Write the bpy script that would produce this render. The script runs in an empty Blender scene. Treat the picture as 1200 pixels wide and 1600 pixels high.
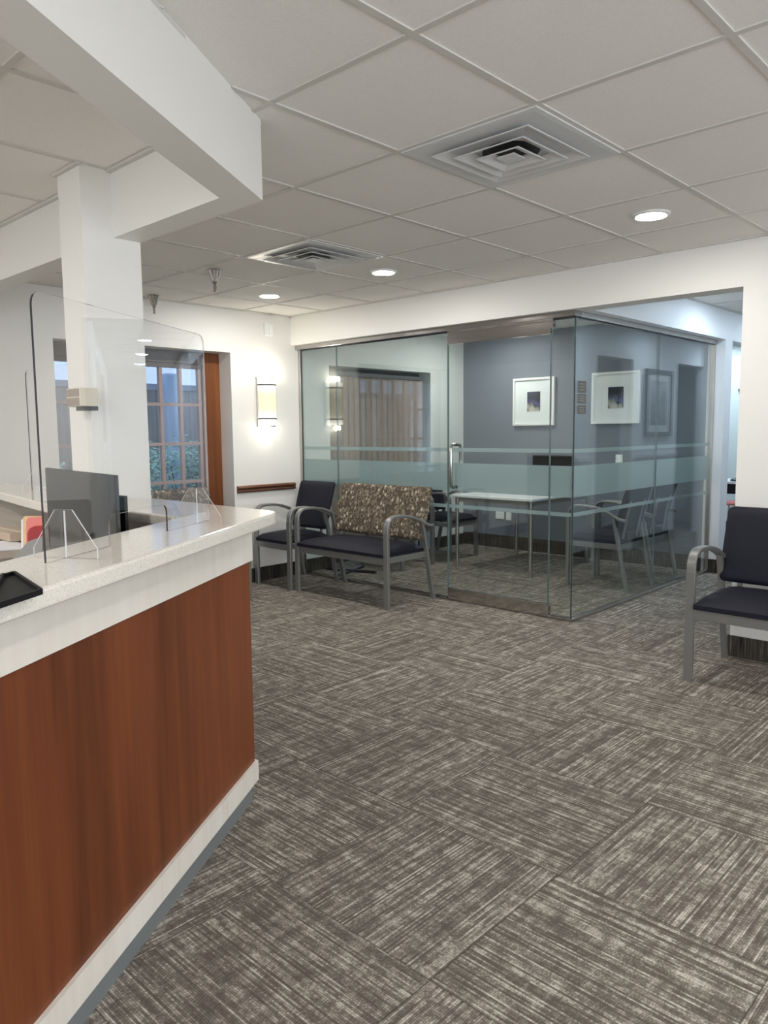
import bpy, bmesh, math, random
from mathutils import Vector, Matrix
random.seed(7)
C = bpy.context.scene.collection
sc = bpy.context.scene
PI = math.pi

# ------------------------------------------------------------------ camera
EYE = 1.345
F, YAW, PITCH, ROLL = 1188.74, 0.7593, -0.10588, -0.00991
fw = Vector((-math.sin(YAW)*math.cos(PITCH), math.cos(YAW)*math.cos(PITCH), math.sin(PITCH)))
rt = Vector((math.cos(YAW), math.sin(YAW), 0)); up = rt.cross(fw)
r2 = rt*math.cos(ROLL) + up*math.sin(ROLL); u2 = -rt*math.sin(ROLL) + up*math.cos(ROLL)
cd = bpy.data.cameras.new('camera'); cam = bpy.data.objects.new('camera', cd); C.objects.link(cam)
M = Matrix((( r2.x, u2.x, -fw.x, 0), (r2.y, u2.y, -fw.y, 0), (r2.z, u2.z, -fw.z, EYE), (0,0,0,1)))
cam.matrix_world = M
cd.sensor_fit = 'VERTICAL'; cd.sensor_height = 36; cd.lens = F*36/1600; cd.clip_start = .02
sc.camera = cam

# ------------------------------------------------------------------ world, exposure
w = bpy.data.worlds.new('world'); sc.world = w; w.use_nodes = True
nt = w.node_tree; nt.nodes.clear()
bg = nt.nodes.new('ShaderNodeBackground'); wo = nt.nodes.new('ShaderNodeOutputWorld')
bg.inputs[0].default_value = (.42, .56, .82, 1); bg.inputs[1].default_value = .22
nt.links.new(bg.outputs[0], wo.inputs[0])
sc.view_settings.view_transform = 'Standard'; sc.view_settings.look = 'None'
sc.view_settings.gamma = 1; sc.view_settings.use_curve_mapping = False
sc.view_settings.exposure = 2.82
try:
    sc.cycles.use_denoising = True
    sc.cycles.max_bounces = 14; sc.cycles.diffuse_bounces = 6; sc.cycles.glossy_bounces = 6
    sc.cycles.transparent_max_bounces = 24; sc.cycles.sample_clamp_indirect = 6
except Exception: pass
LAMP = 40.0          # waiting-room downlights
COOL = 37.0
SCONCE = .8

# area lamps in assumed, unseen windows behind the camera, added to lift the ceiling
DAY = 6.1
def assumed_window_light(loc, direction, wx, wz):
    ld = bpy.data.lights.new('window_daylight', 'AREA'); ld.shape = 'RECTANGLE'; ld.size = wx; ld.size_y = wz
    ld.energy = DAY; ld.color = (.90, .95, 1.0)
    o = bpy.data.objects.new('window_daylight', ld); C.objects.link(o); o.location = loc
    o.rotation_euler = Vector(direction).to_track_quat('-Z', 'Y').to_euler()
for wx_ in (-.6, 1.3): assumed_window_light((wx_, -3.36, 1.45), (0, 1, 0), 1.3, 1.4)
for wy_ in (-1.6, .6, 2.6): assumed_window_light((2.66, wy_, 1.45), (-1, 0, 0), 1.3, 1.4)

# ------------------------------------------------------------------ materials
class NT:
    def __init__(s, name):
        s.m = bpy.data.materials.new(name); s.m.use_nodes = True
        s.t = s.m.node_tree; s.t.nodes.clear(); s.out = s.n('ShaderNodeOutputMaterial')
    def n(s, ty, **k):
        x = s.t.nodes.new(ty)
        for a, b in k.items(): setattr(x, a, b)
        return x
    def l(s, a, b): s.t.links.new(a, b)
    def val(s, sock, v):
        if hasattr(v, 'is_output') or isinstance(v, bpy.types.NodeSocket): s.l(v, sock)
        else: sock.default_value = v
    def math(s, op, a, b=0.0, c=None):
        x = s.n('ShaderNodeMath', operation=op); s.val(x.inputs[0], a); s.val(x.inputs[1], b)
        if c is not None: s.val(x.inputs[2], c)
        return x.outputs[0]
    def mix(s, f, a, b):
        x = s.n('ShaderNodeMix', data_type='RGBA'); s.val(x.inputs[0], f)
        s.val(x.inputs[6], a if not isinstance(a, tuple) else (*a, 1)); s.val(x.inputs[7], b if not isinstance(b, tuple) else (*b, 1))
        return x.outputs[2]
    def pos(s, obj=False):
        if obj: return s.n('ShaderNodeTexCoord').outputs['Object']
        return s.n('ShaderNodeNewGeometry').outputs['Position']
    def scale(s, v, sx, sy, sz):
        x = s.n('ShaderNodeMapping'); s.l(v, x.inputs[0]); x.inputs['Scale'].default_value = (sx, sy, sz); return x.outputs[0]
    def noise(s, v, scale, detail=2.0, rough=.5):
        x = s.n('ShaderNodeTexNoise'); s.l(v, x.inputs['Vector']); x.inputs['Scale'].default_value = scale
        x.inputs['Detail'].default_value = detail; x.inputs['Roughness'].default_value = rough; return x.outputs['Fac']
    def ramp(s, f, stops):
        x = s.n('ShaderNodeValToRGB'); s.l(f, x.inputs[0]); e = x.color_ramp.elements
        while len(e) < len(stops): e.new(.5)
        for i, (p, c) in enumerate(stops): e[i].position = p; e[i].color = (*c, 1) if len(c) == 3 else c
        return x.outputs[0]
    def bsdf(s, col, rough=.5, metal=0.0, spec=.5, bump=None, bstr=.1, bdist=.002, **k):
        b = s.n('ShaderNodeBsdfPrincipled')
        s.val(b.inputs['Base Color'], (*col, 1) if isinstance(col, tuple) else col)
        s.val(b.inputs['Roughness'], rough); b.inputs['Metallic'].default_value = metal
        b.inputs['Specular IOR Level'].default_value = spec
        for a, v in k.items(): b.inputs[a].default_value = v
        if bump is not None:
            u = s.n('ShaderNodeBump'); u.inputs['Strength'].default_value = bstr; u.inputs['Distance'].default_value = bdist
            s.l(bump, u.inputs['Height']); s.l(u.outputs[0], b.inputs['Normal'])
        s.l(b.outputs[0], s.out.inputs[0]); return s.m

def plain(name, col, rough=.5, metal=0.0, spec=.5, nz=0.03, sc_=30.0, bstr=.05, **k):
    t = NT(name); f = t.noise(t.pos(True), sc_, 3)
    c = t.mix(f, tuple(x*(1-nz) for x in col), tuple(min(1, x*(1+nz)) for x in col))
    return t.bsdf(c, rough, metal, spec, bump=f, bstr=bstr, bdist=.001, **k)

m_wall = plain('wall_paint', (.79, .775, .74), .55, nz=.012, sc_=60, bstr=.04)
m_white = plain('white_trim', (.82, .82, .80), .4, nz=.01)
m_blue = plain('slate_blue_paint', (.165, .19, .23), .6, nz=.02, sc_=60)
m_mint = plain('mint_paint', (.74, .80, .775), .6, nz=.01)
m_chrome = plain('polished_chrome', (.50, .48, .465), .12, 1.0, nz=.02)
m_alu = plain('brushed_aluminium', (.52, .50, .47), .3, 1.0, nz=.05, sc_=80)
m_steel = plain('satin_steel_paint', (.27, .27, .262), .36, .55, nz=.04, sc_=120)
m_navy = plain('navy_vinyl', (.011, .012, .021), .6, nz=.1, sc_=200, bstr=.15, spec=.22)
m_black = plain('black_plastic', (.012, .012, .013), .35)
m_grid = plain('ceiling_grid_paint', (.62, .60, .56), .5)
m_grey = plain('grey_plastic', (.27, .27, .27), .5)
m_toe = plain('grey_toe_kick', (.17, .18, .185), .45, nz=.06, sc_=15)
m_card = plain('cardboard', (.48, .38, .29), .8, nz=.08)
m_paper = plain('paper', (.75, .74, .76), .8)
m_red = plain('red_card', (.36, .02, .03), .5)
m_pink = plain('pink_card', (.75, .22, .20), .6)
m_manila = plain('manila_card', (.72, .50, .28), .7)
m_almond = plain('almond_plastic', (.62, .57, .46), .5)
m_beige = plain('beige_grille', (.30, .24, .20), .6)
m_white_plastic = plain('white_plastic', (.85, .85, .83), .35)
m_vent = plain('vent_metal', (.72, .72, .72), .35, .2)
m_duct = plain('duct_black', (.015, .015, .015), .5)
m_mount = plain('photo_mat_board', (.90, .91, .90), .8)
m_tabletop = plain('white_laminate', (.80, .82, .82), .25)
m_soil = plain('mulch', (.08, .06, .05), .9, nz=.4, sc_=20)
m_frame_grey = plain('grey_wood_frame', (.10, .11, .12), .4)

def ceiling_mat():
    t = NT('ceiling_tile'); p = t.pos()
    f = t.noise(p, 170, 3, .7); g = t.noise(p, 2.2, 1)
    c = t.mix(f, (.76, .73, .695), (.94, .91, .875)); c = t.mix(t.math('MULTIPLY', g, .15), c, (.82, .84, .79))
    return t.bsdf(c, .9, 0, .2, bump=f, bstr=.5, bdist=.002)
m_tile = ceiling_mat()

def carpet():
    t = NT('carpet_tiles'); p = t.pos(); s = t.n('ShaderNodeSeparateXYZ'); t.l(p, s.inputs[0])
    T = .605; NR = 98.0
    X = t.math('DIVIDE', t.math('ADD', s.outputs[0], 1.124+T*40), T); Y = t.math('DIVIDE', t.math('SUBTRACT', s.outputs[1], 1.937-T*40), T)
    ix = t.math('FLOOR', X); iy = t.math('FLOOR', Y); fx = t.math('FRACT', X); fy = t.math('FRACT', Y)
    par = t.math('FLOORED_MODULO', t.math('ADD', ix, iy), 2.0)
    # stripes run along v, repeat across u
    def sel(a, b):
        x = t.n('ShaderNodeMix', data_type='FLOAT'); t.l(par, x.inputs[0]); t.l(a, x.inputs[2]); t.l(b, x.inputs[3]); return x.outputs[0]
    u = sel(fx, fy); v = sel(fy, fx)
    wn = t.n('ShaderNodeTexWhiteNoise', noise_dimensions='2D'); cb = t.n('ShaderNodeCombineXYZ')
    t.l(ix, cb.inputs[0]); t.l(iy, cb.inputs[1]); t.l(cb.outputs[0], wn.inputs['Vector'])
    off = t.math('MULTIPLY', wn.outputs['Value'], 37.0)
    def vec(a, b, c):
        x = t.n('ShaderNodeCombineXYZ'); t.val(x.inputs[0], a); t.val(x.inputs[1], b); t.val(x.inputs[2], c); return x.outputs[0]
    # quantised yarn index across u: NR ribs per tile
    rib = t.math('FLOOR', t.math('MULTIPLY', u, NR))
    def wht(a, b):
        x = t.n('ShaderNodeTexWhiteNoise', noise_dimensions='2D'); t.l(vec(a, b, 0.0), x.inputs['Vector']); return x.outputs['Value']
    o2 = t.math('ADD', rib, t.math('MULTIPLY', off, 11.0))
    yarn = wht(o2, 1.0)                                                        # base shade of each rib
    nA = t.noise(vec(t.math('MULTIPLY', rib, 3.7), t.math('MULTIPLY', v, 6.0), off), 1.0, 4, .7)       # dashes along a rib
    nB = t.noise(vec(t.math('MULTIPLY', u, 5.0), t.math('MULTIPLY', v, 22.0), off), 1.0, 3, .6)        # cross bands
    nC = t.noise(vec(t.math('MULTIPLY', u, 24.0), t.math('MULTIPLY', v, 6.0), t.math('ADD', off, 9.0)), 1.0, 3, .6)
    nD = t.noise(vec(t.math('MULTIPLY', rib, 3.1), t.math('MULTIPLY', v, 150.0), off), 1.0, 1, .5)
    a = t.math('ADD', t.math('MULTIPLY', t.math('SUBTRACT', nA, .5), 1.35), t.math('MULTIPLY', t.math('SUBTRACT', nB, .5), .85))
    a = t.math('ADD', a, t.math('MULTIPLY', t.math('SUBTRACT', nC, .5), .7))
    a = t.math('ADD', a, t.math('MULTIPLY', t.math('SUBTRACT', nD, .5), .8))
    a = t.math('ADD', a, t.math('MULTIPLY', t.math('SUBTRACT', yarn, .5), .42))
    a = t.math('ADD', a, .46)
    col = t.ramp(a, [(.15, (.115, .098, .082)), (.44, (.18, .157, .133)), (.60, (.28, .25, .213)), (.9, (.54, .50, .44))])
    # rib valleys and the seam
    r = t.math('ABSOLUTE', t.math('SUBTRACT', t.math('FRACT', t.math('MULTIPLY', u, NR)), .5))
    ri = t.math('SMOOTH_MIN', t.math('MULTIPLY', t.math('SUBTRACT', .5, r), 4.0), 1.0, .1)
    col = t.mix(t.math('MULTIPLY', t.math('SUBTRACT', 1.0, ri), .45), col, (.06, .05, .04))
    ed = t.math('MINIMUM', t.math('MINIMUM', fx, t.math('SUBTRACT', 1.0, fx)), t.math('MINIMUM', fy, t.math('SUBTRACT', 1.0, fy)))
    seam = t.math('LESS_THAN', ed, .0035)
    col = t.mix(t.math('MULTIPLY', seam, .5), col, (.03, .025, .02))
    return t.bsdf(col, .95, 0, .15, bump=ri, bstr=.5, bdist=.002)
m_carpet = carpet()

def base_carpet():
    t = NT('carpet_base'); p = t.pos()
    f = t.noise(t.scale(p, 90, 90, 5), 1.0, 3, .6)
    return t.bsdf(t.ramp(f, [(.35, (.022, .019, .017)), (.62, (.075, .065, .055)), (.8, (.17, .15, .13))]), .9, 0, .2)
m_base = base_carpet()

def wood(name, a, b, c, rough=.38, ax='z', sx=1.0, spec=.4):
    t = NT(name); p = t.pos()
    k = {'z': (22*sx, 22*sx, .9), 'x': (.9, 22*sx, 22*sx), 'y': (22*sx, .9, 22*sx)}[ax]
    k2 = tuple(x*.14 if x > 2 else x*.5 for x in k)
    f = t.noise(t.scale(p, *k), 1.0, 5, .65); g = t.noise(t.scale(p, *k2), 1.0, 2, .5)
    h = t.math('ADD', t.math('MULTIPLY', f, .55), t.math('MULTIPLY', g, .5))
    return t.bsdf(t.ramp(h, [(.34, a), (.52, b), (.70, c)]), rough, 0, spec, bump=f, bstr=.04, bdist=.001)
m_cherry = wood('cherry_laminate', (.088, .0205, .0055), (.152, .039, .0105), (.215, .060, .017), .42)
m_pale = wood('pale_laminate', (.62, .57, .50), (.71, .665, .60), (.76, .72, .66), .45, sx=.8)
m_greywood = wood('greige_laminate', (.27, .235, .20), (.35, .31, .265), (.40, .36, .31), .5, 'x')
m_door_wood = wood('red_oak_stain', (.10, .030, .008), (.175, .056, .016), (.24, .085, .028), .4)
m_rail = wood('dark_cherry_rail', (.05, .016, .008), (.12, .042, .02), (.26, .12, .06), .3, 'y', sx=2)
m_fence = wood('weathered_boards', (.20, .17, .17), (.30, .265, .26), (.40, .36, .35), .8)
m_muntin = plain('muntin_paint', (.36, .27, .25), .5)

def quartz():
    t = NT('quartz_counter'); p = t.pos(); f = t.noise(p, 190, 3, .7); g = t.noise(p, 40, 2)
    c = t.ramp(f, [(.30, (.50, .44, .36)), (.42, (.71, .67, .60)), (.6, (.75, .715, .65)), (.72, (.83, .80, .75))])
    c = t.mix(t.math('MULTIPLY', g, .12), c, (.60, .55, .48))
    return t.bsdf(c, .14, 0, .5)
m_quartz = quartz()

def glass_mat(name, tint, f0=.04, rough=0.0):
    t = NT(name); g = t.n('ShaderNodeNewGeometry')
    d = t.n('ShaderNodeVectorMath', operation='DOT_PRODUCT'); t.l(g.outputs['Incoming'], d.inputs[0]); t.l(g.outputs['Normal'], d.inputs[1])
    c = t.math('ABSOLUTE', d.outputs['Value']); k = t.math('POWER', t.math('SUBTRACT', 1.0, c), 5.0)
    fr = t.math('ADD', t.math('MULTIPLY', k, 1-f0), f0)
    tr = t.n('ShaderNodeBsdfTransparent'); tr.inputs[0].default_value = (*tint, 1)
    gl = t.n('ShaderNodeBsdfGlossy'); gl.inputs['Roughness'].default_value = rough; gl.inputs[0].default_value = (1, 1, 1, 1)
    mx = t.n('ShaderNodeMixShader'); t.l(fr, mx.inputs[0]); t.l(tr.outputs[0], mx.inputs[1]); t.l(gl.outputs[0], mx.inputs[2])
    t.l(mx.outputs[0], t.out.inputs[0]); return t.m
m_glass = glass_mat('tempered_glass', (.935, .965, .96), .05)
m_window = glass_mat('window_glass', (.97, .98, .98), .03)
m_acrylic = glass_mat('clear_acrylic', (.985, .985, .985), .04)
m_edge_clear = glass_mat('acrylic_edge_clear', (.62, .62, .62), .2)
m_edge_dark = plain('acrylic_edge_dark', (.03, .03, .035), .15)  # clear sheet edge painted dark for internal reflection; also joint and gasket black
m_edge_light = plain('acrylic_edge_light', (.62, .62, .62), .2)
m_glass_edge = plain('glass_edge', (.16, .22, .22), .12)

def frost():
    t = NT('frosted_film')
    d = t.n('ShaderNodeBsdfDiffuse'); d.inputs[0].default_value = (.46, .55, .56, 1)
    l = t.n('ShaderNodeBsdfTranslucent'); l.inputs[0].default_value = (.52, .61, .62, 1)
    m1 = t.n('ShaderNodeMixShader'); m1.inputs[0].default_value = .5; t.l(d.outputs[0], m1.inputs[1]); t.l(l.outputs[0], m1.inputs[2])
    tr = t.n('ShaderNodeBsdfTransparent'); m2 = t.n('ShaderNodeMixShader')
    f = t.noise(t.pos(), 400, 1); t.l(t.math('ADD', t.math('MULTIPLY', f, .04), .22), m2.inputs[0])
    t.l(m1.outputs[0], m2.inputs[1]); t.l(tr.outputs[0], m2.inputs[2]); t.l(m2.outputs[0], t.out.inputs[0]); return t.m
m_frost = frost()

def emis(name, col, s):
    t = NT(name); e = t.n('ShaderNodeEmission'); e.inputs[0].default_value = (*col, 1); e.inputs[1].default_value = s
    t.l(e.outputs[0], t.out.inputs[0]); return t.m
m_lamp = emis('lit_lens_warm', (1, .97, .92), LAMP)
m_cool = emis('lit_lens_cool', (.70, .86, 1.0), COOL)

def sconce_mat():
    # opal shade: two lamps inside, at its top and bottom, so the shade glows more at the ends
    t = NT('lit_opal_shade'); s = t.n('ShaderNodeSeparateXYZ'); t.l(t.pos(True), s.inputs[0])
    a = t.math('ABSOLUTE', s.outputs[2]); k = t.math('POWER', t.math('MULTIPLY', a, 5.3), 4.0)
    col = t.mix(t.math('MINIMUM', k, 1.0), (1.0, .91, .60), (1, .97, .86))
    e = t.n('ShaderNodeEmission'); t.l(col, e.inputs[0]); t.l(t.math('ADD', t.math('MULTIPLY', k, SCONCE), .17), e.inputs[1])
    t.l(e.outputs[0], t.out.inputs[0]); return t.m
m_sconce = sconce_mat()

def pattern():
    t = NT('leaf_pattern_fabric'); p = t.pos(True)
    vo = t.n('ShaderNodeTexVoronoi', feature='F1'); t.l(t.scale(p, 34, 34, 26), vo.inputs['Vector']); vo.inputs['Scale'].default_value = 1.0
    v2 = t.n('ShaderNodeTexVoronoi', feature='F1'); t.l(t.scale(p, 21, 21, 17), v2.inputs['Vector']); v2.inputs['Scale'].default_value = 1.0
    dot = t.math('LESS_THAN', vo.outputs['Distance'], .40)
    rg = t.math('LESS_THAN', t.math('ABSOLUTE', t.math('SUBTRACT', v2.outputs['Distance'], .40)), .06)
    sc3 = t.n('ShaderNodeSeparateColor'); t.l(vo.outputs['Color'], sc3.inputs[0])
    col = t.ramp(sc3.outputs[0], [(.0, (.10, .080, .058)), (.45, (.19, .155, .11)), (.75, (.28, .24, .175)), (1, (.50, .455, .36))])
    c = t.mix(t.math('MULTIPLY', rg, .7), (.075, .058, .042), (.25, .21, .155)); c = t.mix(dot, c, col)
    return t.bsdf(c, .8, 0, .3, bump=t.noise(p, 500, 1), bstr=.2, bdist=.001)
m_pattern = pattern()

def art():
    t = NT('blue_petal_print'); p = t.pos(True)
    n = t.noise(p, 9, 2); wv = t.n('ShaderNodeTexVoronoi', feature='SMOOTH_F1'); t.l(p, wv.inputs['Vector']); wv.inputs['Scale'].default_value = 14
    s = t.n('ShaderNodeSeparateColor'); t.l(wv.outputs['Color'], s.inputs[0])
    sx = t.n('ShaderNodeSeparateXYZ'); t.l(p, sx.inputs[0])
    k = t.math('ADD', t.math('MULTIPLY', s.outputs[0], .85), t.math('MULTIPLY', sx.outputs[2], -2.6))
    c = t.ramp(k, [(.1, (.006, .006, .015)), (.34, (.03, .035, .12)), (.5, (.09, .09, .24)), (.6, (.02, .02, .04)), (.72, (.40, .37, .30)), (.9, (.60, .58, .50))])
    return t.bsdf(c, .4)
m_art = art()
def art2():
    t = NT('grey_figure_print'); p = t.pos(True); sx = t.n('ShaderNodeSeparateXYZ'); t.l(p, sx.inputs[0])
    n = t.noise(p, 6, 3); k = t.math('ADD', n, t.math('MULTIPLY', sx.outputs[2], .9))
    return t.bsdf(t.ramp(k, [(.2, (.05, .055, .06)), (.5, (.22, .23, .25)), (.75, (.55, .57, .6))]), .4)
m_art2 = art2()
def blindmat():
    t = NT('blind_fabric'); p = t.pos(True); f = t.noise(t.scale(p, 60, 60, 8), 1.0, 3)
    c = t.mix(f, (.42, .35, .30), (.56, .49, .43))
    d = t.n('ShaderNodeBsdfDiffuse'); t.l(c, d.inputs[0]); l = t.n('ShaderNodeBsdfTranslucent'); t.l(c, l.inputs[0])
    m1 = t.n('ShaderNodeMixShader'); m1.inputs[0].default_value = .35; t.l(d.outputs[0], m1.inputs[1]); t.l(l.outputs[0], m1.inputs[2])
    t.l(m1.outputs[0], t.out.inputs[0]); return t.m
m_blind = blindmat()
def leafmat():
    t = NT('leaf_green'); p = t.pos(); f = t.noise(p, 9, 2)
    return t.bsdf(t.mix(f, (.14, .42, .30), (.60, .88, .78)), .4)
m_leaf = leafmat()
m_screen = plain('screen_glass', (.010, .011, .012), .10, nz=.0, bstr=0.0, spec=.25)

# ------------------------------------------------------------------ mesh helpers
class MB:
    def __init__(s): s.b = bmesh.new(); s.mi = 0
    def _f(s, vs):
        try:
            f = s.b.faces.new(vs); f.material_index = s.mi; return f
        except ValueError: return None
    def box(s, x0, x1, y0, y1, z0, z1, bev=0.0, seg=2):
        v = [s.b.verts.new((x, y, z)) for z in (z0, z1) for y in (y0, y1) for x in (x0, x1)]
        fs = [s._f([v[i] for i in q]) for q in ((0,2,3,1), (4,5,7,6), (0,1,5,4), (2,6,7,3), (0,4,6,2), (1,3,7,5))]
        if bev:
            es = set(e for f in fs for e in f.edges)
            bmesh.ops.bevel(s.b, geom=list(es), offset=bev, segments=seg, affect='EDGES', profile=.5, clamp_overlap=True)
        return s
    def prism(s, pts, vec, side_mi=None):
        vec = Vector(vec); a = [s.b.verts.new(p) for p in pts]; b = [s.b.verts.new(Vector(p)+vec) for p in pts]
        s._f(a[::-1]); s._f(b); k = s.mi
        if side_mi is not None: s.mi = side_mi
        n = len(pts)
        for i in range(n): s._f([a[i], a[(i+1) % n], b[(i+1) % n], b[i]])
        s.mi = k; return s
    def poly_holes(s, outer, holes, mapf, vec, side_mi=None):
        """outline with holes in 2D (rects), extruded along vec: built by triangulate-fill"""
        bm2 = bmesh.new(); edges = []
        for loop in [outer]+holes:
            vs = [bm2.verts.new((p[0], p[1], 0)) for p in loop]
            edges += [bm2.edges.new((vs[i], vs[(i+1) % len(vs)])) for i in range(len(vs))]
        bmesh.ops.triangle_fill(bm2, use_beauty=True, edges=edges)
        vec = Vector(vec); A = {}; B = {}
        for v in bm2.verts:
            p = Vector(mapf(v.co.x, v.co.y)); A[v] = s.b.verts.new(p); B[v] = s.b.verts.new(p+vec)
        for f in bm2.faces:
            s._f([A[v] for v in f.verts]); s._f([B[v] for v in reversed(f.verts)])
        k = s.mi
        if side_mi is not None: s.mi = side_mi
        for e in bm2.edges:
            if len(e.link_faces) == 1: x, y = e.verts; s._f([A[x], A[y], B[y], B[x]])
        s.mi = k; bm2.free(); return s
    def bar(s, path, hx, hn, xc=0.0):
        """flat bar in the YZ plane: path of (y,z); hx half width in X, hn half thickness"""
        rings = []; n = len(path)
        for i, (y, z) in enumerate(path):
            a = path[max(i-1, 0)]; b = path[min(i+1, n-1)]
            t = Vector((0, b[0]-a[0], b[1]-a[1])).normalized(); nn = Vector((0, -t.z, t.y))
            c = Vector((xc, y, z)); r = []
            for (p, q) in ((-hx, -hn*.6), (-hx*.88, -hn), (hx*.88, -hn), (hx, -hn*.6), (hx, hn*.6), (hx*.88, hn), (-hx*.88, hn), (-hx, hn*.6)):
                r.append(s.b.verts.new(c + Vector((p, 0, 0)) + nn*q))
            rings.append(r)
        for a, b in zip(rings, rings[1:]):
            for i in range(8): s._f([a[i], a[(i+1) % 8], b[(i+1) % 8], b[i]])
        s._f(rings[0][::-1]); s._f(rings[-1]); return s
    def tube(s, pts, r, seg=10):
        rings = []; pts = [Vector(p) for p in pts]; n = len(pts)
        for i, p in enumerate(pts):
            t = (pts[min(i+1, n-1)] - pts[max(i-1, 0)]).normalized()
            a = t.orthogonal().normalized() if i == 0 else (pa - t*pa.dot(t)).normalized()
            pa = a; b = t.cross(a); rr = r[i] if isinstance(r, (list, tuple)) else r
            rings.append([s.b.verts.new(p + (a*math.cos(k*2*PI/seg) + b*math.sin(k*2*PI/seg))*rr) for k in range(seg)])
        for a, b in zip(rings, rings[1:]):
            for i in range(seg): s._f([a[i], a[(i+1) % seg], b[(i+1) % seg], b[i]])
        s._f(rings[0][::-1]); s._f(rings[-1]); return s
    def lathe(s, prof, seg=28, c=(0, 0, 0)):
        c = Vector(c); rings = []
        for (r, z) in prof:
            rings.append([s.b.verts.new(c + Vector((max(r, 1e-4)*math.cos(k*2*PI/seg), max(r, 1e-4)*math.sin(k*2*PI/seg), z))) for k in range(seg)])
        for a, b in zip(rings, rings[1:]):
            for i in range(seg): s._f([a[i], a[(i+1) % seg], b[(i+1) % seg], b[i]])
        s._f(rings[0][::-1]); s._f(rings[-1]); return s
    def build(s, name, mats, parent=None, smooth=False, mat4=None):
        bmesh.ops.recalc_face_normals(s.b, faces=s.b.faces[:])
        if mat4 is not None: bmesh.ops.transform(s.b, matrix=mat4, verts=s.b.verts[:])
        me = bpy.data.meshes.new(name); s.b.to_mesh(me); s.b.free()
        for m in (mats if isinstance(mats, (list, tuple)) else [mats]): me.materials.append(m)
        o = bpy.data.objects.new(name, me); C.objects.link(o)
        if parent: o.parent = parent
        if smooth:
            me.polygons.foreach_set('use_smooth', [True]*len(me.polygons))
            try: me.set_sharp_from_angle(angle=math.radians(35))
            except Exception: pass
        return o

def empty(name, loc, label, cat, group=None, rz=0.0):
    o = bpy.data.objects.new(name, None); C.objects.link(o); o.location = loc; o.rotation_euler = (0, 0, rz)
    o.empty_display_size = .1; o['label'] = label; o['category'] = cat
    if group: o['group'] = group
    return o
def tag(o, label, cat, group=None):
    o['label'] = label; o['category'] = cat
    if group: o['group'] = group
    return o
def structure(o): o['kind'] = 'structure'; return o
def copy_tree(o, parent=None):
    c = o.copy(); C.objects.link(c); c.parent = parent
    for ch in [x for x in bpy.data.objects if x.parent == o]: copy_tree(ch, c)
    return c
def copy_thing(o, loc, rz, label):
    c = copy_tree(o); c.location = loc; c.rotation_euler = (0, 0, rz); c['label'] = label; return c

# ------------------------------------------------------------------ key planes
CEIL = 2.395
XL = -5.53            # left wall
YH = 4.60             # front face of the header wall
YG = 4.69             # front glass
XG = -2.655           # side glass
YB = 7.20             # back wall of the meeting room
XC = -2.56            # left wall face of the corridor
XR = -1.55            # right wall of the corridor = left edge of the wall at right
HB = 2.138            # underside of headers
N = Vector((.844, .536, 0)); D = Vector((-.536, .844, 0))    # counter normal and direction
def cpt(off, s, z): q = N*off + D*s; return (q.x, q.y, z)

# ------------------------------------------------------------------ shell
f = MB().box(-5.8, 3.0, -3.4, 13.2, -.1, 0).build('floor', m_carpet); structure(f)
cl = MB()
cl.box(-5.8, 3.0, -3.4, YH+.1, CEIL+.008, CEIL+.1); cl.box(-5.8, XC-.02, YG-.02, YB+.1, CEIL+.008, CEIL+.1)
cl.box(XC-.02, XR+.1, YG-.02, 13.2, CEIL+.008, CEIL+.1)
cl.box(-6.2, XC-.02, YB+.1, 10.6, CEIL+.008, CEIL+.1)
structure(cl.build('ceiling', m_tile))

# ceiling grid
gr = MB(); T = .61; GX, GY = -1.419, 2.235; hw = .0115
def diag_x(y): return -2.13 + (1.63-y)*.635
def gbar_y(x, y0, y1): gr.box(x-hw, x+hw, y0, y1, CEIL+.003, CEIL+.010)
def gbar_x(y, x0, x1): gr.box(x0, x1, y-hw, y+hw, CEIL+.0033, CEIL+.0103)
for i in range(-7, 8):
    x = GX+T*i
    if not (XL < x < 2.6): continue
    ylo = -3.2 if x > -.2+.8 else None
    yd = 1.63 - (x+2.13)/.635 if x > -2.13 else 1.70
    gbar_y(x, max(-3.2, yd), YH)
for j in range(-9, 4):
    y = GY+T*j
    if y > 1.70: gbar_x(y, XL, 2.6)
    else: gbar_x(y, min(2.6, diag_x(y)), 2.6)
for k in range(0, 7):
    x = -2.39-.6*k
    if x > XL: gbar_y(x, -3.2, 1.56)
for x in (-1.79, -1.19, -.59): gbar_y(x, -3.2, 1.63-(x+2.13)/.635)
for y in (.94, -.28, -1.5, -2.7): gbar_x(y, XL, diag_x(y))
for x in (-2.0, ): gbar_y(x, YG+.15, 13.0)
for y in (5.6, 6.2, 6.8, 7.4, 8.0, 8.6, 9.2): gbar_x(y, XC, XR)
for x in (-4.9, -4.3, -3.7, -3.1): gbar_y(x, YG+.05, YB)
for y in (5.3, 5.9, 6.5, 7.1): gbar_x(y, XL, XG-.06)
structure(gr.build('trim_1', m_grid))
# wall angle along header, left wall
wa = MB(); wa.box(XL, 2.6, YH-.02, YH, CEIL-.002, CEIL+.008); wa.box(XL, XL+.02, 1.7, YH, CEIL-.002, CEIL+.008)
wa.box(XC, XC+.02, YG+.1, 13, CEIL-.002, CEIL+.008)
structure(wa.build('trim_2', m_grid))

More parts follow.
